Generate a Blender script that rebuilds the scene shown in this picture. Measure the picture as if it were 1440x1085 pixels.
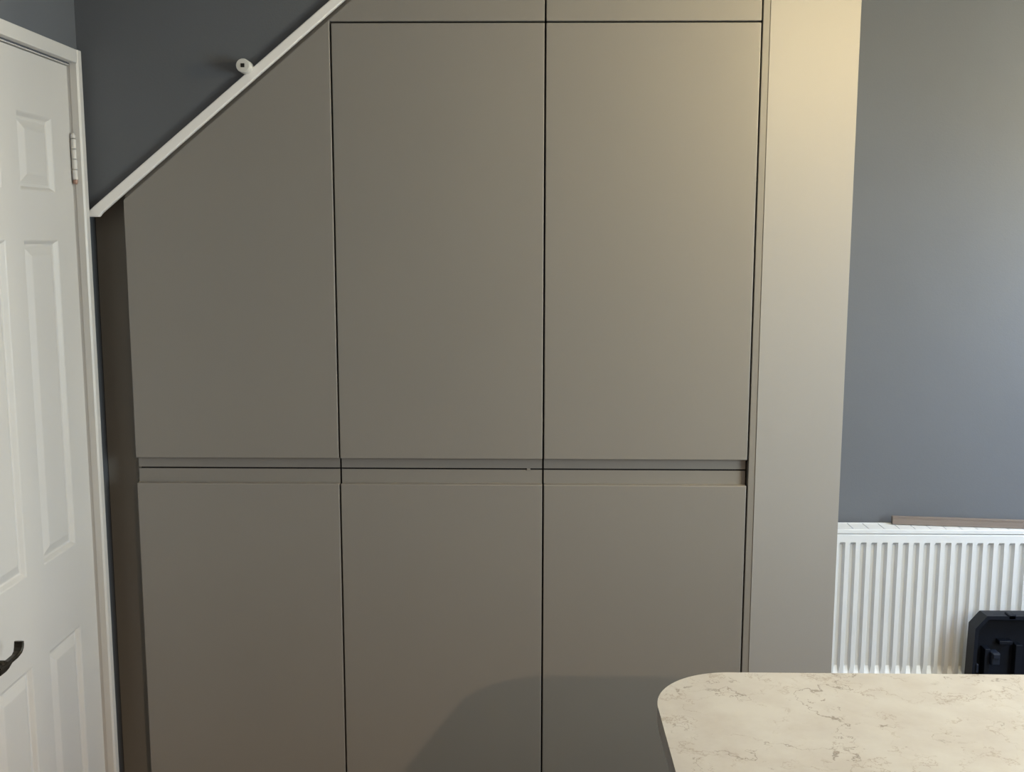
import bpy, bmesh, math, random
from mathutils import Matrix, Vector

# ------------------------------------------------------------------ scene, camera, light
scene = bpy.context.scene
for o in list(bpy.data.objects):
    bpy.data.objects.remove(o, do_unlink=True)
C = scene.collection

cam_d = bpy.data.cameras.new('camera')
cam = bpy.data.objects.new('camera', cam_d)
C.objects.link(cam)
cam_d.sensor_width = 36.0
cam_d.lens = 1490.0 / 1440.0 * 36.0
cam_d.clip_start = 0.05
right = Vector((0.99987815, 0.01555853, 0.00126842))
down = Vector((0.0034189, -0.13898372, -0.99028876))
fwd = Vector((-0.01523114, 0.99017244, -0.13901998))
cm = Matrix.Identity(4)
for i in range(3):
    cm[i][0] = right[i]; cm[i][1] = -down[i]; cm[i][2] = -fwd[i]
cm[0][3], cm[1][3], cm[2][3] = -0.0373, -2.5447, 1.61
cam.matrix_world = cm
scene.camera = cam

vs = scene.view_settings
vs.view_transform = 'Standard'
vs.look = 'None'
vs.exposure = 0.0
vs.gamma = 1.0
vs.use_curve_mapping = False

world = bpy.data.worlds.new('world')
scene.world = world
world.use_nodes = True
bg = world.node_tree.nodes['Background']
bg.inputs[0].default_value = (0.60, 0.75, 1.0, 1)
bg.inputs[1].default_value = 1.0

def area_light(name, loc, aim, sx, sy, power, col):
    d = bpy.data.lights.new(name, 'AREA')
    d.shape = 'RECTANGLE'; d.size = sx; d.size_y = sy
    d.energy = power; d.color = col
    o = bpy.data.objects.new(name, d); C.objects.link(o)
    o.location = loc
    o.rotation_euler = (Vector(aim) - Vector(loc)).to_track_quat('-Z', 'Y').to_euler()
    return o
# daylight entering through the two windows in the right-hand wall (sky light falls downwards into the room)
WALL_R = 2.36
WINDOWS = [(-0.60, 0.40, 0.95, 2.05), (-2.40, -1.20, 0.85, 1.95)]      # y0, y1, z0, z1
DAY = [(45.0, (0.59, 0.755, 1.00), -2.0), (61.6, (0.84, 0.985, 1.00), -0.2)]   # watts, colour, downward tilt
for (wy0, wy1, wz0, wz1), (pw, col, tilt) in zip(WINDOWS, DAY):
    wy, wz = (wy0 + wy1) / 2, (wz0 + wz1) / 2
    area_light('window_daylight', (WALL_R - 0.02, wy, wz), (WALL_R - 1.02, wy, wz + tilt), wy1 - wy0, wz1 - wz0, pw, col)
# ceiling downlight: position, power in watts, colour (built as a fixture further down)
DOWNLIGHTS = [((1.30, -4.30), 603.0, (1.0, 0.72, 0.47))]
# globe pendants: position of the globe, power in watts, colour (built further down); both unseen, the second added only to balance the light
PENDANTS = [((1.00, -0.60, 2.10), 30.0, (1.0, 0.80, 0.415)), ((2.00, 0.30, 1.90), 32.5, (1.0, 0.92, 0.68))]
CEIL = 2.44

# ------------------------------------------------------------------ materials
def mat(name, col, rough=0.6, metal=0.0, var=0.0, scale=8.0, bump=0.0, bscale=60.0, spec=0.4, coat=0.0):
    m = bpy.data.materials.new(name); m.use_nodes = True
    nt = m.node_tree; b = nt.nodes['Principled BSDF']
    b.inputs['Base Color'].default_value = (*col, 1)
    b.inputs['Roughness'].default_value = rough
    b.inputs['Metallic'].default_value = metal
    b.inputs['Specular IOR Level'].default_value = spec
    b.inputs['Coat Weight'].default_value = coat
    tc = nt.nodes.new('ShaderNodeTexCoord')
    if var:
        n = nt.nodes.new('ShaderNodeTexNoise'); n.inputs['Scale'].default_value = scale
        n.inputs['Detail'].default_value = 4
        nt.links.new(tc.outputs['Object'], n.inputs['Vector'])
        r = nt.nodes.new('ShaderNodeValToRGB')
        r.color_ramp.elements[0].position = 0.3; r.color_ramp.elements[1].position = 0.7
        r.color_ramp.elements[0].color = (*[c * (1 - var) for c in col], 1)
        r.color_ramp.elements[1].color = (*[min(1, c * (1 + var)) for c in col], 1)
        nt.links.new(n.outputs['Fac'], r.inputs['Fac'])
        nt.links.new(r.outputs['Color'], b.inputs['Base Color'])
    if bump:
        n2 = nt.nodes.new('ShaderNodeTexNoise'); n2.inputs['Scale'].default_value = bscale
        n2.inputs['Detail'].default_value = 3
        nt.links.new(tc.outputs['Object'], n2.inputs['Vector'])
        bp = nt.nodes.new('ShaderNodeBump'); bp.inputs['Strength'].default_value = bump
        bp.inputs['Distance'].default_value = 0.002
        nt.links.new(n2.outputs['Fac'], bp.inputs['Height'])
        nt.links.new(bp.outputs['Normal'], b.inputs['Normal'])
    return m

CAB = (0.236, 0.219, 0.202)
M = {}
M['cabinet'] = mat('cabinet_matt_grey', CAB, 0.42, var=0.012, scale=3, bump=0.03, bscale=350, spec=0.45)
M['infill'] = mat('infill_panel_grey', tuple(c * 1.086 for c in CAB), 0.55, var=0.012, scale=3, bump=0.03, bscale=350, spec=0.3)
M['carcass'] = mat('carcass_dark', (0.012, 0.011, 0.011), 0.8, spec=0.1)  # near-black: the shade in the gaps between doors is put into this colour
M['filler'] = mat('filler_dark_brown', (0.235, 0.222, 0.200), 0.6, var=0.02, spec=0.3)
M['paint'] = mat('wall_paint_blue_grey', (0.118, 0.125, 0.139), 0.75, var=0.02, scale=5, bump=0.12, bscale=220, spec=0.25)
M['ceiling'] = mat('ceiling_white', (0.75, 0.74, 0.72), 0.85, var=0.01)
M['white'] = mat('white_gloss_paint', (0.592, 0.572, 0.550), 0.38, var=0.015, scale=4, bump=0.05, bscale=25)
M['rad'] = mat('radiator_white_enamel', (0.63, 0.645, 0.66), 0.3, var=0.01)
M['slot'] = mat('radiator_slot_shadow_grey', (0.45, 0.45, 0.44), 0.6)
M['trim'] = mat('white_trim_paint', (0.86, 0.84, 0.83), 0.45, var=0.015, scale=4, bump=0.05, bscale=25)
M['bronze'] = mat('dark_bronze_metal', (0.045, 0.04, 0.032), 0.38, metal=0.7, var=0.1, scale=40)
M['copper'] = mat('rubbed_hinge_tip', (0.35, 0.22, 0.17), 0.4, metal=0.3)
M['tool'] = mat('dark_navy_plastic', (0.004, 0.006, 0.012), 0.5, var=0.15, scale=20, bump=0.1, bscale=300, spec=0.2)
M['latch'] = mat('faded_navy_plastic', (0.009, 0.013, 0.024), 0.5, spec=0.25)
M['black'] = mat('hole_shade_black', (0.01, 0.009, 0.008), 0.7)
M['plastic'] = mat('white_plastic', (0.62, 0.61, 0.58), 0.45)
M['glass'] = mat('window_glass', (1, 1, 1), 0.02)
M['glass'].node_tree.nodes['Principled BSDF'].inputs['Transmission Weight'].default_value = 1.0
M['chrome'] = mat('brushed_nickel', (0.6, 0.6, 0.6), 0.3, metal=1.0)

def floor_mat():
    m = mat('floor_oak_laminate', (0.30, 0.25, 0.20), 0.5)
    nt = m.node_tree; b = nt.nodes['Principled BSDF']
    tc = nt.nodes.new('ShaderNodeTexCoord')
    mp = nt.nodes.new('ShaderNodeMapping'); mp.inputs['Scale'].default_value = (3, 30, 3)
    n = nt.nodes.new('ShaderNodeTexNoise'); n.inputs['Scale'].default_value = 2; n.inputs['Detail'].default_value = 6
    r = nt.nodes.new('ShaderNodeValToRGB')
    r.color_ramp.elements[0].color = (0.12, 0.09, 0.065, 1); r.color_ramp.elements[1].color = (0.20, 0.155, 0.115, 1)
    nt.links.new(tc.outputs['Object'], mp.inputs[0]); nt.links.new(mp.outputs[0], n.inputs['Vector'])
    nt.links.new(n.outputs['Fac'], r.inputs[0]); nt.links.new(r.outputs[0], b.inputs['Base Color'])
    return m
M['floor'] = floor_mat()

def wood_mat():
    m = mat('grey_brown_timber', (0.16, 0.125, 0.105), 0.55)
    nt = m.node_tree; b = nt.nodes['Principled BSDF']
    tc = nt.nodes.new('ShaderNodeTexCoord')
    mp = nt.nodes.new('ShaderNodeMapping'); mp.inputs['Scale'].default_value = (2, 60, 60)
    n = nt.nodes.new('ShaderNodeTexNoise'); n.inputs['Scale'].default_value = 3; n.inputs['Detail'].default_value = 5
    r = nt.nodes.new('ShaderNodeValToRGB')
    r.color_ramp.elements[0].color = (0.135, 0.107, 0.092, 1); r.color_ramp.elements[1].color = (0.20, 0.165, 0.145, 1)
    nt.links.new(tc.outputs['Object'], mp.inputs[0]); nt.links.new(mp.outputs[0], n.inputs['Vector'])
    nt.links.new(n.outputs['Fac'], r.inputs[0]); nt.links.new(r.outputs[0], b.inputs['Base Color'])
    return m
M['timber'] = wood_mat()

def quartz_mat():
    m = mat('cream_veined_quartz', (0.72, 0.67, 0.58), 0.35, spec=0.4)
    nt = m.node_tree; b = nt.nodes['Principled BSDF']; L = nt.links
    def N(t, **k):
        n = nt.nodes.new(t)
        for a, v in k.items(): n.inputs[a].default_value = v
        return n
    def math_(op, a, bb=None):
        n = nt.nodes.new('ShaderNodeMath'); n.operation = op
        if hasattr(a, 'links'): L.new(a, n.inputs[0])
        else: n.inputs[0].default_value = a
        if bb is not None:
            if hasattr(bb, 'links'): L.new(bb, n.inputs[1])
            else: n.inputs[1].default_value = bb
        return n.outputs[0]
    tc = N('ShaderNodeTexCoord')
    def warp(scale, amt, off):
        mp = N('ShaderNodeMapping'); mp.inputs['Location'].default_value = off
        L.new(tc.outputs['Object'], mp.inputs[0])
        w = N('ShaderNodeTexNoise', Scale=scale, Detail=5.0, Roughness=0.65)
        L.new(mp.outputs[0], w.inputs['Vector'])
        s = nt.nodes.new('ShaderNodeVectorMath'); s.operation = 'SCALE'; s.inputs['Scale'].default_value = amt
        L.new(w.outputs['Color'], s.inputs[0])
        a = nt.nodes.new('ShaderNodeVectorMath'); a.operation = 'ADD'
        L.new(mp.outputs[0], a.inputs[0]); L.new(s.outputs[0], a.inputs[1])
        return a.outputs[0]
    def veins(scale, width, wscale, wamt, off, mlo, mhi, mscale):
        v = warp(wscale, wamt, off)
        n = N('ShaderNodeTexNoise', Scale=scale, Detail=3.0, Roughness=0.6); L.new(v, n.inputs['Vector'])
        d = math_('ABSOLUTE', math_('SUBTRACT', n.outputs['Fac'], 0.5))
        line = nt.nodes.new('ShaderNodeMapRange'); line.interpolation_type = 'SMOOTHSTEP'
        line.inputs['From Min'].default_value = width; line.inputs['From Max'].default_value = 0.0
        L.new(d, line.inputs['Value'])
        mk = N('ShaderNodeTexNoise', Scale=mscale, Detail=3.0, Roughness=0.7); L.new(v, mk.inputs['Vector'])
        mr = nt.nodes.new('ShaderNodeMapRange'); mr.interpolation_type = 'SMOOTHSTEP'
        mr.inputs['From Min'].default_value = mlo; mr.inputs['From Max'].default_value = mhi
        L.new(mk.outputs['Fac'], mr.inputs['Value'])
        return math_('MULTIPLY', line.outputs[0], mr.outputs[0])
    v1 = veins(6.0, 0.0095, 9.0, 0.18, (3.1, 1.7, 0.4), 0.42, 0.55, 8.0)
    v2 = veins(12.0, 0.017, 16.0, 0.11, (7.7, 5.2, 2.2), 0.42, 0.58, 10.0)
    cl = N('ShaderNodeTexNoise', Scale=11.0, Detail=5.0, Roughness=0.6); L.new(tc.outputs['Object'], cl.inputs['Vector'])
    rp = nt.nodes.new('ShaderNodeValToRGB')
    rp.color_ramp.elements[0].position = 0.35; rp.color_ramp.elements[1].position = 0.62
    rp.color_ramp.elements[0].color = (0.45, 0.42, 0.395, 1); rp.color_ramp.elements[1].color = (0.515, 0.495, 0.47, 1)
    L.new(cl.outputs['Fac'], rp.inputs[0])
    mx = nt.nodes.new('ShaderNodeMixRGB'); mx.inputs[2].default_value = (0.20, 0.17, 0.145, 1)
    L.new(math_('MULTIPLY', v1, 0.85), mx.inputs[0]); L.new(rp.outputs[0], mx.inputs[1])
    mx2 = nt.nodes.new('ShaderNodeMixRGB'); mx2.inputs[2].default_value = (0.29, 0.24, 0.20, 1)
    L.new(math_('MULTIPLY', v2, 0.65), mx2.inputs[0]); L.new(mx.outputs[0], mx2.inputs[1])
    L.new(mx2.outputs[0], b.inputs['Base Color'])
    return m
M['quartz'] = quartz_mat()

def emit_mat(col, s):
    m = bpy.data.materials.new('lamp_lens'); m.use_nodes = True
    b = m.node_tree.nodes['Principled BSDF']
    b.inputs['Emission Color'].default_value = (*col, 1); b.inputs['Emission Strength'].default_value = s
    return m
M['lens'] = emit_mat((1.0, 0.8, 0.6), 6.0)

# ------------------------------------------------------------------ mesh helpers
def link(name, me, m, parent=None, smooth=False):
    o = bpy.data.objects.new(name, me); C.objects.link(o)
    me.materials.append(m)
    if parent is not None:
        o.parent = parent
    if smooth:
        for p in me.polygons: p.use_smooth = True
    return o

def to_mesh(name, bm):
    bmesh.ops.remove_doubles(bm, verts=bm.verts, dist=1e-6)
    bmesh.ops.recalc_face_normals(bm, faces=bm.faces)
    me = bpy.data.meshes.new(name); bm.to_mesh(me); bm.free()
    return me

def add_box(bm, x0, x1, y0, y1, z0, z1, bev=0.0):
    b2 = bmesh.new()
    v = [b2.verts.new((x, y, z)) for x in (x0, x1) for y in (y0, y1) for z in (z0, z1)]
    for f in ((0, 1, 3, 2), (4, 6, 7, 5), (0, 4, 5, 1), (2, 3, 7, 6), (0, 2, 6, 4), (1, 5, 7, 3)):
        b2.faces.new([v[i] for i in f])
    merge(bm, b2, bev)

def merge(bm, b2, bev=0.0, seg=2):
    bmesh.ops.recalc_face_normals(b2, faces=b2.faces)
    if bev:
        bmesh.ops.bevel(b2, geom=list(b2.edges), offset=bev, segments=seg, affect='EDGES', profile=0.5, clamp_overlap=True)
    t = bpy.data.meshes.new('tmp'); b2.to_mesh(t); b2.free()
    bm.from_mesh(t); bpy.data.meshes.remove(t)

def add_prism(bm, poly, axis, a0, a1, bev=0.0, seg=2):
    """polygon in the two other axes (x,z for axis y; x,y for axis z; y,z for axis x) swept a0..a1"""
    b2 = bmesh.new()
    def P(u, v, a):
        return {'x': (a, u, v), 'y': (u, a, v), 'z': (u, v, a)}[axis]
    A = [b2.verts.new(P(u, v, a0)) for u, v in poly]
    B = [b2.verts.new(P(u, v, a1)) for u, v in poly]
    b2.faces.new(A); b2.faces.new(B[::-1])
    n = len(poly)
    for i in range(n):
        b2.faces.new((A[i], B[i], B[(i + 1) % n], A[(i + 1) % n]))
    merge(bm, b2, bev, seg)

def add_lathe(bm, prof, origin, axis, n=24):
    """prof: list of (r, h) along axis 'x','y','z' (may be negative h)"""
    b2 = bmesh.new(); rings = []
    for r, h in prof:
        ring = []
        for i in range(n):
            a = 2 * math.pi * i / n
            c, s = r * math.cos(a), r * math.sin(a)
            p = {'x': (h, c, s), 'y': (c, h, s), 'z': (c, s, h)}[axis]
            ring.append(b2.verts.new(Vector(origin) + Vector(p)))
        rings.append(ring)
    for A, B in zip(rings, rings[1:]):
        for i in range(n):
            b2.faces.new((A[i], A[(i + 1) % n], B[(i + 1) % n], B[i]))
    b2.faces.new(rings[0]); b2.faces.new(rings[-1][::-1])
    merge(bm, b2)

def part(name, m, parent, fn, smooth=False):
    bm = bmesh.new(); fn(bm)
    return link(name, to_mesh(name, bm), m, parent, smooth)

def box_part(name, m, parent, *b, bev=0.0):
    return part(name, m, parent, lambda bm: add_box(bm, *b, bev=bev))

def empty(name, loc=(0, 0, 0)):
    o = bpy.data.objects.new(name, None); C.objects.link(o)
    o.empty_display_size = 0.1
    o.location = loc
    return o

def tag(o, label, cat, group=None):
    o['label'] = label; o['category'] = cat
    if group: o['group'] = group
    return o

def structure(o, label, cat):
    o['kind'] = 'structure'; o['label'] = label; o['category'] = cat
    return o

def thing(name, label, cat, loc=(0, 0, 0), group=None):
    o = empty(name, loc); tag(o, label, cat, group)
    return o

def rebase(root, loc):
    """put the empty at the base of its parts without moving them"""
    d = Vector(loc) - root.location
    root.location = loc
    for ch in root.children:
        ch.location = ch.location - d

# ------------------------------------------------------------------ room shell
X0, Y_FRONT, Y_BACK = -1.10, -5.20, 0.73
structure(box_part('floor', M['floor'], None, X0 - 0.1, WALL_R + 0.12, Y_FRONT - 0.1, Y_BACK + 0.1, -0.1, 0.0), 'oak coloured laminate floor of the room', 'floor')
structure(box_part('ceiling', M['ceiling'], None, X0 - 0.1, WALL_R + 0.12, Y_FRONT - 0.1, Y_BACK + 0.1, CEIL, CEIL + 0.1), 'flat white ceiling over the room', 'ceiling')
DO_Y0, DO_Y1, DO_Z = -0.640, -0.029, 2.004       # door opening in the left wall
def wl(bm):
    add_box(bm, X0 - 0.1, X0, DO_Y1, Y_BACK, 0, CEIL)
    add_box(bm, X0 - 0.1, X0, Y_FRONT, DO_Y0, 0, CEIL)
    add_box(bm, X0 - 0.1, X0, DO_Y0, DO_Y1, DO_Z, CEIL)
structure(part('wall_left', M['paint'], None, wl), 'grey painted wall holding the white panelled door', 'wall')
structure(box_part('wall_back', M['paint'], None, X0 - 0.1, WALL_R + 0.12, Y_BACK, Y_BACK + 0.1, 0, CEIL), 'blue grey painted wall behind the radiator', 'wall')
structure(box_part('wall_front', M['paint'], None, X0 - 0.1, WALL_R + 0.12, Y_FRONT - 0.1, Y_FRONT, 0, CEIL), 'blue grey painted wall behind the viewer', 'wall')
def wr(bm):
    a, b = WALL_R, WALL_R + 0.12
    (p0, p1, pz0, pz1), (q0, q1, qz0, qz1) = WINDOWS
    for y0, y1 in ((Y_FRONT, q0), (q1, p0), (p1, Y_BACK)):
        add_box(bm, a, b, y0, y1, 0, CEIL)
    for y0, y1, z0, z1 in WINDOWS:
        add_box(bm, a, b, y0, y1, 0, z0); add_box(bm, a, b, y0, y1, z1, CEIL)
structure(part('wall_right', M['paint'], None, wr), 'painted side wall with two windows', 'wall')
# the windows themselves
def make_window(name, y0, y1, z0, z1, label):
    w = empty(name, (WALL_R, (y0 + y1) / 2, z0)); structure(w, label, 'window')
    def wf(bm):
        a, b = WALL_R + 0.06, WALL_R + 0.118
        for (ya, yb, za, zb) in ((y0, y0 + .05, z0, z1), (y1 - .05, y1, z0, z1), (y0 + .05, y1 - .05, z0, z0 + .05), (y0 + .05, y1 - .05, z1 - .05, z1)):
            add_box(bm, a, b, ya, yb, za, zb)
    part('window_frame', M['white'], w, wf)
    box_part('window_pane', M['glass'], w, WALL_R + .086, WALL_R + .092, y0 + .05, y1 - .05, z0 + .05, z1 - .05)
    box_part('window_sill', M['white'], w, WALL_R + .001, WALL_R + .0595, y0 + .002, y1 - .002, z0 + .0005, z0 + .02)
    for ch in w.children: ch.location = -w.location
make_window('window_1', *WINDOWS[0], 'white framed window beside the radiator wall')
make_window('window_2', *WINDOWS[1], 'white framed window level with the island')

# wall over the sloping strip (underside of the stairs)
UP = lambda x: 1.7480 + 0.8190 * (x + 0.9925)       # upper line of the white strip
LO = lambda x: 1.7480 + 0.8255 * (x + 0.9555)      # lower line
WS_Y = 0.012
zt = CEIL
def ws(bm):
    xe = -0.9925 + (zt - 1.7480) / 0.8190
    add_prism(bm, [(X0, UP(X0) - .008), (xe, zt - .008), (xe, zt), (X0, zt)], 'y', WS_Y, WS_Y + 0.012)
structure(part('wall_stair', M['paint'], None, ws), 'dark grey painted wall above the sloping white strip', 'wall')

STRIP_Y = -0.003
def strip(bm):
    xe_u = -0.9925 + (zt - 1.7480) / 0.8190; xe_l = -0.9555 + (zt - 1.7480) / 0.8255
    add_prism(bm, [(-1.0955, 1.6565), (-1.0625, 1.6565), (-1.0560, LO(-1.0560)), (xe_l, zt), (xe_u, zt), (-1.0955, UP(-1.0955))], 'y', STRIP_Y, WS_Y - .0005, bev=0.0025)
structure(part('trim_1', M['trim'], None, strip), 'white painted sloping trim strip above the grey cupboards', 'trim')

# ------------------------------------------------------------------ door in the left wall
LX = -1.107                                        # room face of the door leaf
LY0, LY1, LZ0, LZ1 = -0.636, -0.033, 0.008, 2.000
d1 = empty('door_1', (LX, LY1, 0)); structure(d1, 'white six panel door with dark lever handle', 'door')
COLS = ((-0.5400, -0.3750), (-0.2940, -0.1290))
ROWS = ((0.205, 0.690), (0.890, 1.603), (1.708, 1.872))
def leaf(bm):
    ys = [LY0] + [v for c in COLS for v in c] + [LY1]
    zs = [LZ0] + [v for r in ROWS for v in r] + [LZ1]
    for i in range(5):
        for j in range(7):
            if i % 2 == 1 and j % 2 == 1: continue
            add_box(bm, LX - 0.035, LX, ys[i], ys[i + 1], zs[j], zs[j + 1])
    add_box(bm, LX - 0.035, LX - 0.020, LY0, LY1, LZ0, LZ1)
lf = part('door_leaf', M['white'], d1, leaf)
def panel_mesh(y0, y1, z0, z1):
    bm = bmesh.new()
    prof = [(0.0, 0.0), (0.003, -0.0015), (0.009, -0.0085), (0.013, -0.0095), (0.017, -0.0085), (0.034, -0.0015), (0.037, -0.001)]
    rings = []
    for ins, dx in prof:
        rings.append([bm.verts.new((LX + dx, y, z)) for y, z in ((y0 + ins, z0 + ins), (y1 - ins, z0 + ins), (y1 - ins, z1 - ins), (y0 + ins, z1 - ins))])
    for A, B in zip(rings, rings[1:]):
        for i in range(4):
            bm.faces.new((A[i], A[(i + 1) % 4], B[(i + 1) % 4], B[i]))
    bm.faces.new(rings[-1])
    back = [bm.verts.new((LX - 0.0199, v.co.y, v.co.z)) for v in rings[0]]
    for i in range(4):
        bm.faces.new((rings[0][i], back[i], back[(i + 1) % 4], rings[0][(i + 1) % 4]))
    bm.faces.new(back[::-1])
    return to_mesh('door_panel', bm)
for c in COLS:
    for r in ROWS:
        link('door_panel', panel_mesh(*c, *r), M['white'], d1)
# butt hinges
def hinge(zc):
    def knuckles(bm):
        for k in range(4):
            z0 = zc - 0.041 + k * 0.0235
            add_lathe(bm, [(0.0048, 0), (0.0058, .001), (0.0058, .0215), (0.0048, .0225)], (LX + 0.008, LY1 - 0.004, z0), 'z', 14)
    h = part('hinge', M['white'], d1, knuckles)
    def tip(bm):
        add_lathe(bm, [(0.003, -.006), (0.0052, -.003), (0.0052, .004)], (LX + 0.008, LY1 - 0.004, zc - 0.0455), 'z', 14)
    t = part('hinge_tip', M['copper'], h, tip)
    def tip2(bm):
        add_lathe(bm, [(0.005, 0), (0.0052, .006), (0.003, .011)], (LX + 0.008, LY1 - 0.004, zc + 0.054), 'z', 14)
    part('hinge_finial', M['white'], h, tip2)
    def plate(bm):
        add_box(bm, LX - 0.02, LX + 0.004, LY1 - 0.0015, LY1 + 0.0015, zc - .04, zc + .05)
    part('hinge_plate', M['white'], h, plate)
for zc in (1.783, 0.165):
    hinge(zc)
# lever handle
hx, hy, hz = -1.060, -0.588, 0.782
hroot = part('handle_plate', M['bronze'], d1, lambda bm: add_box(bm, LX, LX + 0.008, hy - 0.021, hy + 0.021, hz - 0.075, hz + 0.075, bev=0.003))
part('handle_neck', M['bronze'], hroot, lambda bm: add_lathe(bm, [(0.011, LX + .007 - hx), (0.009, -.02), (0.009, .002), (0.007, 0.006)], (hx, hy, hz), 'x', 18))
def lever(bm):
    path = [(-0.612, 0.7775), (-0.590, 0.7770), (-0.580, 0.7775), (-0.562, 0.7800), (-0.540, 0.7805), (-0.528, 0.7845), (-0.5225, 0.7915), (-0.5205, 0.7985), (-0.5200, 0.8040)]
    hw = [.0080, .0080, .0078, .0062, .0068, .0084, .0094, .0096, .0092]
    th = [.0085, .0085, .0075, .0045, .0042, .0042, .0040, .0036, .0034]
    b2 = bmesh.new(); rings = []
    for i, (y, z) in enumerate(path):
        p = path[max(0, i - 1)]; q = path[min(len(path) - 1, i + 1)]
        t = Vector((0, q[0] - p[0], q[1] - p[1])).normalized(); nrm = Vector((0, -t.z, t.y))
        ring = []
        for k in range(12):
            a = 2 * math.pi * (k + .5) / 12
            ca, sa = math.cos(a), math.sin(a)
            u = math.copysign(abs(ca) ** .5, ca) * hw[i]; v = math.copysign(abs(sa) ** .5, sa) * th[i]
            ring.append(b2.verts.new(Vector((hx + u, y, z)) + nrm * v))
        rings.append(ring)
    for A, B in zip(rings, rings[1:]):
        for k in range(12):
            b2.faces.new((A[k], A[(k + 1) % 12], B[(k + 1) % 12], B[k]))
    b2.faces.new(rings[0]); b2.faces.new(rings[-1][::-1])
    merge(bm, b2)
part('handle_lever', M['bronze'], hroot, lever, smooth=False)
for ch in d1.children: ch.location = -d1.location

# door casing
tr = empty('trim_2', (-1.09, -0.02, 0)); structure(tr, 'white painted casing around the panelled door', 'trim')
CF = -1.080
ZC0, ZC1 = 2.006, 2.0365
def casing_leg(y0, y1):
    def f(bm):
        add_prism(bm, [(X0 + .0005, y0), (CF - .004, y0), (CF, y0 + .004), (CF, y1 - .004), (CF - .005, y1), (X0 + .0005, y1)], 'z', 0.0, ZC1)
    return f
part('casing_leg', M['white'], tr, casing_leg(-0.0345, -0.0085))
part('casing_leg', M['white'], tr, casing_leg(-0.661, -0.635))
part('casing_head', M['white'], tr, lambda bm: add_box(bm, X0 + .0005, CF, -0.6345, -0.035, ZC0, ZC1, bev=0.002))
def jamb(bm):
    add_box(bm, X0 - 0.1, X0 - .0005, -0.0325, -0.0295, 0, DO_Z - .001)
    add_box(bm, X0 - 0.1, X0 - .0005, DO_Y0 + .0005, -0.6365, 0, DO_Z - .001)
    add_box(bm, X0 - 0.1, X0 - .0005, -0.6365, -0.0325, DO_Z - .0025, DO_Z - .0005)
part('door_lining', M['white'], tr, jamb)
for ch in tr.children: ch.location = -tr.location

# ------------------------------------------------------------------ under-stair cupboards
DT = 0.022                                           # door thickness
Z_GAP, Z_UB, Z_LT, Z_TOPGAP = 1.0432, 1.0715, 1.0075, 2.1032
Z_DB = 0.16
G = 0.0019
XE = (-1.003, -0.5, 0.0, 0.5)

def flat_door(bm, poly):
    add_prism(bm, poly, 'y', 0.0, DT, bev=0.0022, seg=3)

def j_lip(bm, x0, x1, upper):
    """handle grip: the recessed edge strip of a door"""
    yb = 0.0185
    if upper:
        z0, z1 = Z_GAP + G, Z_UB
        R_ = 0.005
        arc = [(yb - R_ + R_ * math.sin(a), z1 - R_ + R_ * math.cos(a)) for a in [k * math.pi / 2 / 4 for k in range(5)]]
        poly = [(DT, z1)] + arc + [(yb, z0), (DT, z0)]
    else:
        z0, z1 = Z_LT, Z_GAP - G
        poly = [(DT, z0), (yb, z0), (yb, z1), (DT, z1)]
    add_prism(bm, poly, 'x', x0 + .0003, x1 - .0003)

def body_cols(bm, x0, x1, z0, z1, slope=None, y0=DT + .003, y1=0.69):
    t = 0.0
    if slope is None:
        add_box(bm, x0, x1, y0, y1, z0, z1)
    else:
        add_prism(bm, slope, 'y', y0, y1)

CUT = lambda x: LO(x) - 0.0125
names = [('under_stair_cupboard', 'grey handleless tall cupboard with sloping top, next to the white door'),
         ('tall_cupboard', 'middle grey handleless tall cupboard with a rectangular upper door'),
         ('tall_cupboard', 'grey handleless tall cupboard beside the pale narrow end panel')]
for i in range(3):
    x0, x1 = XE[i] + (0 if i == 0 else G), XE[i + 1] - G
    t = thing(names[i][0], names[i][1], 'cupboard')
    if i == 0:
        up = [(x0, Z_UB), (x1, Z_UB), (x1, CUT(x1)), (x0, CUT(x0))]
        bz = [(x0 + .004, 0.15), (x1 + .0015, 0.15), (x1 + .0015, CUT(x1) - .03), (x0 + .004, CUT(x0) - .03)]
        part('cupboard_body', M['carcass'], t, lambda bm: body_cols(bm, 0, 0, 0, 0, slope=bz))
    else:
        up = [(x0, Z_UB), (x1, Z_UB), (x1, Z_TOPGAP - G), (x0, Z_TOPGAP - G)]
        box_part('cupboard_body', M['carcass'], t, x0 - .0015, x1 + .0015, DT + .003, 0.69, 0.15, Z_TOPGAP - .001)
    du = part('cupboard_door', M['cabinet'], t, lambda bm: flat_door(bm, up))
    part('handle_groove', M['cabinet'], du, lambda bm: j_lip(bm, x0, x1, True))
    dl = part('cupboard_door', M['cabinet'], t, lambda bm: flat_door(bm, [(x0, Z_DB), (x1, Z_DB), (x1, Z_LT), (x0, Z_LT)]))
    part('handle_groove', M['cabinet'], dl, lambda bm: j_lip(bm, x0, x1, False))
    box_part('plinth', M['carcass'], t, x0, x1 + .0015, 0.06, 0.076, 0.0, 0.149)
    if i == 1:
        box_part('door_bumper', M['cabinet'], dl, -0.040, -0.031, 0.0165, 0.021, Z_GAP - .0035, Z_GAP + .0025, bev=.0008)
    rebase(t, ((x0 + x1) / 2, 0.35, 0))

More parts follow.
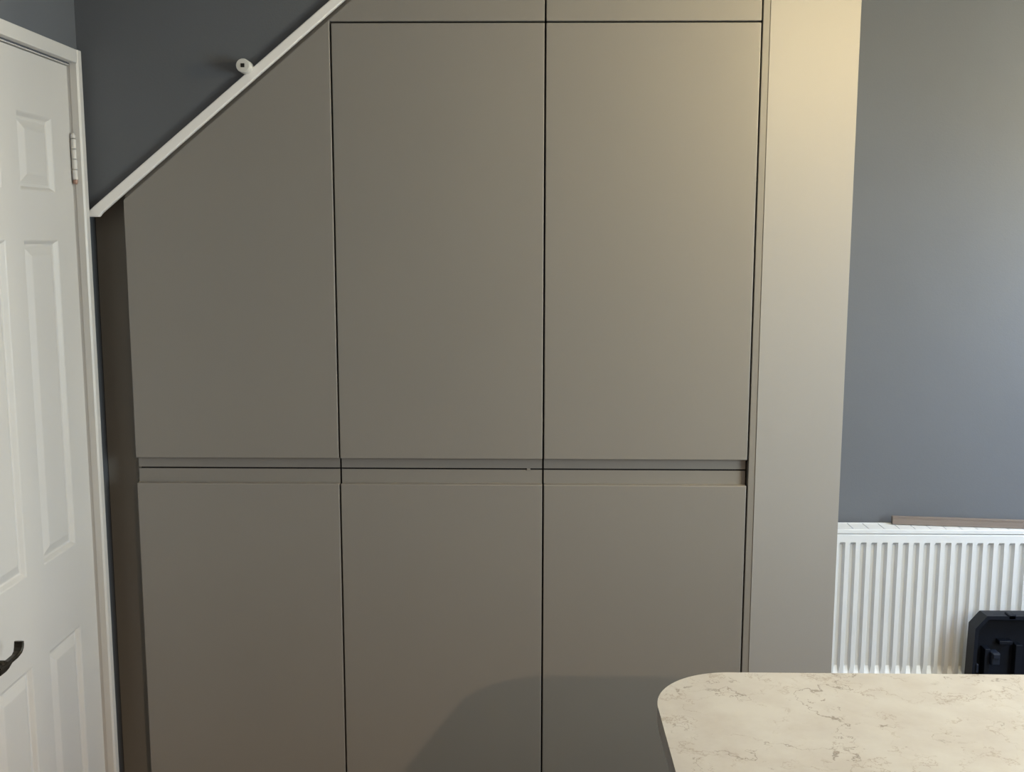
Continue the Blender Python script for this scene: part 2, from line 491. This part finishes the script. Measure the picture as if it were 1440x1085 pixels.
# top boxes
t = thing('top_cupboard', 'grey top cupboard cut off by the sloping white trim', 'cupboard')
x0, x1 = -0.5 + G, -G
zc = CEIL - .012
xs = -0.9555 + (zc + .0125 - 1.7480) / 0.8255
xq = -0.9555 + (Z_TOPGAP + G + .004 + .0125 - 1.7480) / 0.8255
pl = [(xq, Z_TOPGAP + G), (x1, Z_TOPGAP + G), (x1, zc), (xs, zc), (xq, CUT(xq))]
part('cupboard_door', M['cabinet'], t, lambda bm: flat_door(bm, pl))
pb = [(x0 + .04, Z_TOPGAP + .001), (x1 + .0015, Z_TOPGAP + .001), (x1 + .0015, zc), (xs + .03, zc), (x0 + .04, CUT(x0 + .04) - .025)]
part('cupboard_body', M['carcass'], t, lambda bm: add_prism(bm, pb, 'y', DT + .003, 0.69))
rebase(t, (-0.2, 0.35, Z_TOPGAP))
t = thing('top_cupboard', 'grey rectangular top cupboard above the right-hand tall cupboard', 'cupboard')
x0, x1 = G, 0.5 - G
part('cupboard_door', M['cabinet'], t, lambda bm: flat_door(bm, [(x0, Z_TOPGAP + G), (x1, Z_TOPGAP + G), (x1, zc), (x0, zc)]))
box_part('cupboard_body', M['carcass'], t, x0 - .0015, x1 + .0015, DT + .003, 0.69, Z_TOPGAP + .001, zc)
rebase(t, (0.25, 0.35, Z_TOPGAP))

def scribe(bm):
    xa, xb = -1.0025, -0.9555 + (CEIL - .012 - 1.7480) / 0.8255
    add_prism(bm, [(xa, CUT(xa) + .0015), (xb, CUT(xb) + .0015), (xb, LO(xb) + .009), (xa, LO(xa) + .009)], 'y', 0.0125, 0.0215)
tag(part('scribe_strip', M['cabinet'], None, scribe), 'narrow recessed grey scribe strip directly under the sloping white trim', 'scribe strip')

# recessed dark filler at the left, end panel and pale infill column at the right
tag(part('filler_panel', M['filler'], None, lambda bm: add_prism(bm, [(-1.099, 0), (-1.0005, 0), (-1.0005, CUT(-1.0005) + .09), (-1.099, CUT(-1.099) + .09)], 'y', 0.066, 0.084, bev=.001)),
    'dark recessed filler strip between white door casing and cupboards', 'filler panel')
tag(part('end_panel', M['cabinet'], None, lambda bm: add_box(bm, 0.5 + G, 0.5180, 0.0004, 0.70, 0.0, CEIL - .002, bev=.0012)),
    'thin grey end panel edge between cupboard doors and pale column', 'end panel')
tag(part('infill_panel', M['infill'], None, lambda bm: add_prism(bm, [(0.51805, -0.0012), (0.7405, 0.050), (0.7405, 0.70), (0.5186, 0.70)], 'z', 0.0, CEIL - .002, bev=.0007, seg=2)),
    'tall plain pale grey column panel left of the radiator', 'column panel')

# ------------------------------------------------------------------ round peg above the trim
pg = thing('wall_peg', 'small round white wall peg with dark square hole above sloping trim', 'wall peg', (-0.6985, WS_Y, 2.0015))
part('peg_body', M['plastic'], pg, lambda bm: add_lathe(bm, [(0.0160, 0.0), (0.0160, -0.041), (0.0148, -0.044), (0.0075, -0.0445)], (0, 0, 0), 'y', 28), smooth=False)
def hole(bm):
    add_box(bm, -.0044, .0044, -.0455, -.0435, -.0044, .0044, bev=.0006)  # solid block on the peg face; its black stands for the shade inside
part('square_hole', M['black'], pg, hole)

# ------------------------------------------------------------------ radiator
RX0, RX1, RY, RZ0, RZ1 = 0.775, 1.975, 0.620, 0.225, 0.712
rd = thing('radiator', 'white fluted panel radiator under the blue grey wall', 'radiator', ((RX0 + RX1) / 2, 0.66, RZ0))
def fluted(bm):
    """pressed steel sheet with recessed vertical channels and sloping channel ends"""
    pitch, cw, sl, dp = 0.0323, 0.0105, 0.0050, 0.0120
    x_first = 0.9265 - pitch * 4
    zs = [RZ0 + .004, RZ0 + .040, RZ0 + .062, RZ1 - .0360, RZ1 - .0265, RZ1 - .004]
    dep = [0, 0, 1, 1, 0, 0]
    xs = [(RX0 + .004, 0)]
    k = 0
    while x_first + k * pitch + cw < RX1 - .01:
        c = x_first + k * pitch
        xs += [(c - cw / 2 - sl, 0), (c - cw / 2, 1), (c + cw / 2, 1), (c + cw / 2 + sl, 0)]
        k += 1
    xs.append((RX1 - .004, 0))
    g = [[bm.verts.new((x, RY + dp * cx * dz, z)) for x, cx in xs] for z, dz in zip(zs, dep)]
    for j in range(len(zs) - 1):
        for i in range(len(xs) - 1):
            bm.faces.new((g[j][i], g[j][i + 1], g[j + 1][i + 1], g[j + 1][i]))
    # rounded border folding back to the core
    ring = [g[0][i] for i in range(len(xs))] + [g[j][-1] for j in range(1, len(zs))] + [g[-1][i] for i in range(len(xs) - 2, -1, -1)] + [g[j][0] for j in range(len(zs) - 2, 0, -1)]
    prev = ring
    xc, zc_ = (RX0 + RX1) / 2, (RZ0 + RZ1) / 2
    for grow, dy in ((0.0028, 0.0012), (0.004, 0.004), (0.004, 0.013)):
        nr = []
        for v in ring:
            x, z = v.co.x, v.co.z
            nx = x + (grow if abs(x - RX1) < .0041 else (-grow if abs(x - RX0) < .0041 else 0))
            nz = z + (grow if abs(z - RZ1) < .0041 else (-grow if abs(z - RZ0) < .0041 else 0))
            nr.append(bm.verts.new((nx, RY + dy, nz)))
        n = len(nr)
        for i in range(n):
            bm.faces.new((prev[i], prev[(i + 1) % n], nr[(i + 1) % n], nr[i]))
        prev = nr
    bm.faces.new(prev[::-1])
part('front_panel', M['rad'], rd, fluted)
box_part('back_panel', M['rad'], rd, RX0, RX1, 0.688, 0.700, RZ0, RZ1, bev=.003)
# convector core closes the space between the panels
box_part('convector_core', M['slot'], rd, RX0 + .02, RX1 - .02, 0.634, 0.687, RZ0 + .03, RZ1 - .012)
def gframe(bm):
    add_box(bm, RX0 + .002, RX1 - .002, 0.6185, 0.6265, 0.7135, 0.7265, bev=.0012)
    add_box(bm, RX0 + .002, RX1 - .002, 0.6935, 0.7015, 0.7135, 0.7265, bev=.0012)
gr = part('top_grille', M['rad'], rd, gframe)
xb = 0.9620 - 0.0475 * 3
while xb + 0.046 < RX1:
    box_part('grille_bar', M['rad'], gr, xb + .0014, xb + .0461, 0.6266, 0.6934, 0.7195, 0.7255)
    xb += 0.0475
for xx in (RX0 - .002, RX1):
    box_part('side_cover', M['rad'], rd, xx, xx + .002, 0.6335, 0.6875, RZ0 + .01, 0.726)
for xx in (RX0 + .2, RX1 - .22):
    box_part('wall_bracket', M['rad'], rd, xx, xx + .02, 0.7005, Y_BACK - .0005, RZ0 + .05, RZ1 - .05)
for ch in rd.children: ch.location = -rd.location

# timber strip lying on the radiator
ang = math.atan2(0.6373 - 0.6783, 1.4852 - 1.0976)
tb = part('timber_strip', M['timber'], None, lambda bm: (add_box(bm, 0, 0.78, 0, 0.020, 0.0, 0.0185, bev=.001), add_box(bm, 0.0, 0.78, 0.0025, 0.020, 0.0186, 0.0235, bev=.001)))
tb.location = (1.0976, 0.6783, 0.7268); tb.rotation_euler = (0, 0, ang)
tag(tb, 'grey brown timber strip lying on top of the radiator', 'timber strip')

# ------------------------------------------------------------------ tool case standing open in front of the radiator
TX0, TX1, TY, TZ1 = 1.297, 1.735, 0.50, 0.497
tc_ = thing('tool_case', 'open dark navy plastic tool case standing against the radiator', 'tool case', ((TX0 + TX1) / 2, 0.35, 0))
ch_ = 0.040
outl = [(TX0 - .006, 0.13), (TX1 + .006, 0.13), (TX1, TZ1 - ch_), (TX1 - .033, TZ1), (TX0 + .033, TZ1), (TX0, TZ1 - ch_)]
def inset(poly, d):
    cx = sum(p[0] for p in poly) / len(poly); cz = sum(p[1] for p in poly) / len(poly)
    out = []
    n = len(poly)
    for i in range(n):
        a, b, c = Vector(poly[i - 1]), Vector(poly[i]), Vector(poly[(i + 1) % n])
        e1 = (b - a).normalized(); e2 = (c - b).normalized()
        n1 = Vector((-e1.y, e1.x)); n2 = Vector((-e2.y, e2.x))
        k = d / max(.2, (1 + n1.dot(n2)))
        out.append(tuple(b + (n1 + n2) * k))
    return out
def lid(bm):
    inn = inset(outl, 0.011)
    n = len(outl)
    A = [bm.verts.new((x, TY, z)) for x, z in outl]; B = [bm.verts.new((x, TY, z)) for x, z in inn]
    Cc = [bm.verts.new((x, TY + .045, z)) for x, z in inset(outl, 0.016)]
    D = [bm.verts.new((x, TY + .060, z)) for x, z in inset(outl, 0.004)]
    for i in range(n):
        j = (i + 1) % n
        bm.faces.new((A[i], A[j], B[j], B[i])); bm.faces.new((B[i], B[j], Cc[j], Cc[i])); bm.faces.new((A[j], A[i], D[i], D[j]))
    bm.faces.new(Cc); bm.faces.new(D[::-1])
lidp = part('lid', M['tool'], tc_, lid)
for (a, b, z0, z1, y0) in ((1.335, 1.352, .25, .39, .012), (1.43, 1.45, .22, .40, .02), (1.38, 1.42, .40, .412, .02), (1.50, 1.62, .27, .285, .018)):
    box_part('lid_rib', M['tool'], lidp, a, b, TY + y0, TY + .046, z0, z1, bev=.002)
lt = box_part('latch', M['latch'], tc_, 1.349, 1.374, TY - .006, TY + .03, 0.345, 0.384, bev=.004)
box_part('latch_tab', M['latch'], lt, 1.352, 1.371, TY - .010, TY - .0055, 0.368, 0.382, bev=.0015)
box_part('hinge_clip', M['latch'], tc_, 1.305, 1.312, TY - .004, TY + .01, 0.322, 0.348, bev=.0015)
def handle(bm):
    add_box(bm, 1.355, 1.677, TY + .004, TY + .028, TZ1 - .016, TZ1 - .001, bev=.003)
    add_box(bm, 1.392, 1.416, TY, TY + .03, TZ1 - .012, TZ1 + .005, bev=.003)
    add_box(bm, 1.616, 1.640, TY, TY + .03, TZ1 - .012, TZ1 + .005, bev=.003)
part('carry_handle', M['tool'], tc_, handle)
def base(bm):
    x0, x1, y0, y1, z1, th = TX0 - .006, TX1 + .006, 0.18, TY + .058, 0.128, 0.006
    add_box(bm, x0, x1, y0, y1, 0, th)
    add_box(bm, x0, x0 + th, y0, y1, th, z1); add_box(bm, x1 - th, x1, y0, y1, th, z1)
    add_box(bm, x0 + th, x1 - th, y0, y0 + th, th, z1); add_box(bm, x0 + th, x1 - th, y1 - th, y1, th, z1)
part('case_base', M['tool'], tc_, base)
for ch in tc_.children: ch.location = -tc_.location

# ------------------------------------------------------------------ island
IX0, IY1, IR, IZ, IT = 0.157, -0.921, 0.130, 0.920, 0.030
IX1, IY0 = 1.80, -1.86
def arc(cx, cy, r, a0, a1, n=20):
    return [(cx + r * math.cos(a0 + (a1 - a0) * k / n), cy + r * math.sin(a0 + (a1 - a0) * k / n)) for k in range(n + 1)]
def worktop(bm):
    p = arc(IX0 + IR, IY1 - IR, IR, math.pi / 2, math.pi) + arc(IX0 + IR, IY0 + IR, IR, math.pi, 1.5 * math.pi) + [(IX1, IY0), (IX1, IY1)]
    b2 = bmesh.new()
    A = [b2.verts.new((x, y, IZ - IT)) for x, y in p]; B = [b2.verts.new((x, y, IZ)) for x, y in p]
    fb = b2.faces.new(A[::-1]); ft = b2.faces.new(B)
    n = len(p)
    for i in range(n):
        b2.faces.new((A[i], A[(i + 1) % n], B[(i + 1) % n], B[i]))
    es = list(ft.edges) + list(fb.edges)
    bmesh.ops.bevel(b2, geom=es, offset=.002, segments=2, affect='EDGES', profile=.5)
    merge(bm, b2)
tag(part('worktop', M['quartz'], None, worktop), 'cream veined quartz island worktop with rounded corner', 'worktop')
isl = thing('island_cabinet', 'grey island base cabinet under the veined worktop', 'cabinet', (1.2, -1.45, 0))
box_part('cabinet_body', M['cabinet'], isl, 0.47, 1.78, -1.66, -1.14, 0.12, IZ - IT - .0005, bev=.001)
box_part('plinth', M['carcass'], isl, 0.50, 1.75, -1.62, -1.18, 0.0, 0.1195)
for k in range(3):
    a = 0.475 + k * 0.435
    box_part('cabinet_door', M['cabinet'], isl, a, a + 0.430, -1.682, -1.6605, 0.13, IZ - IT - .03, bev=.0013)
for ch in isl.children: ch.location = -isl.location

# ------------------------------------------------------------------ ceiling downlights
wheres = ['round ceiling downlight behind the viewer']
for (xy, pw, col), lab in zip(DOWNLIGHTS, wheres):
    f = thing('ceiling_downlight', lab, 'downlight', (xy[0], xy[1], CEIL))
    def ring(bm):
        b2 = bmesh.new(); prof = [(0.030, -.001), (0.030, -.006), (0.043, -.006), (0.045, -.001)]
        n = 28; rs = []
        for r, h in prof:
            rs.append([b2.verts.new((r * math.cos(2 * math.pi * i / n), r * math.sin(2 * math.pi * i / n), h)) for i in range(n)])
        for q in range(4):
            A, B = rs[q], rs[(q + 1) % 4]
            for i in range(n): b2.faces.new((A[i], A[(i + 1) % n], B[(i + 1) % n], B[i]))
        merge(bm, b2)
    part('trim_ring', M['chrome'], f, ring)
    part('lamp_lens', M['lens'], f, lambda bm: add_lathe(bm, [(0.029, -.001), (0.029, -.003)], (0, 0, 0), 'z', 24))
    ld = bpy.data.lights.new('downlight_bulb', 'SPOT')
    ld.energy = pw; ld.color = col; ld.shadow_soft_size = 0.028
    ld.spot_size = math.radians(165); ld.spot_blend = 1.0
    lo = bpy.data.objects.new('downlight_bulb', ld); C.objects.link(lo)
    lo.parent = f; lo.location = (0, 0, -0.035)

# ------------------------------------------------------------------ globe pendants out of view to the right, the second added for its light
PR = 0.045
for k, ((px, py, pz), pw, col) in enumerate(PENDANTS):
    f = thing('pendant_lamp', ['small glowing globe pendant in front of the pale column', 'small unseen globe light added near the radiator window'][k], 'pendant lamp', (px, py, CEIL))
    part('ceiling_rose', M['white'], f, lambda bm: add_lathe(bm, [(0.045, -.001), (0.045, -.012), (0.03, -.022), (0.006, -.026)], (0, 0, 0), 'z', 24))
    part('cord', M['carcass'], f, lambda bm: add_lathe(bm, [(0.003, -.0255), (0.003, pz - CEIL + PR + .045)], (0, 0, 0), 'z', 10))
    part('lamp_holder', M['bronze'], f, lambda bm: add_lathe(bm, [(0.006, pz - CEIL + PR + .045), (0.017, pz - CEIL + PR + .038), (0.019, pz - CEIL + PR - .002)], (0, 0, 0), 'z', 18))
    gm = emit_mat(col, pw / (4 * math.pi ** 2 * PR ** 2)); gm.name = 'glowing_globe'
    def globe(bm):
        bmesh.ops.create_uvsphere(bm, u_segments=20, v_segments=12, radius=PR, matrix=Matrix.Translation((0, 0, pz - CEIL)))
    part('globe', gm, f, globe, smooth=True)
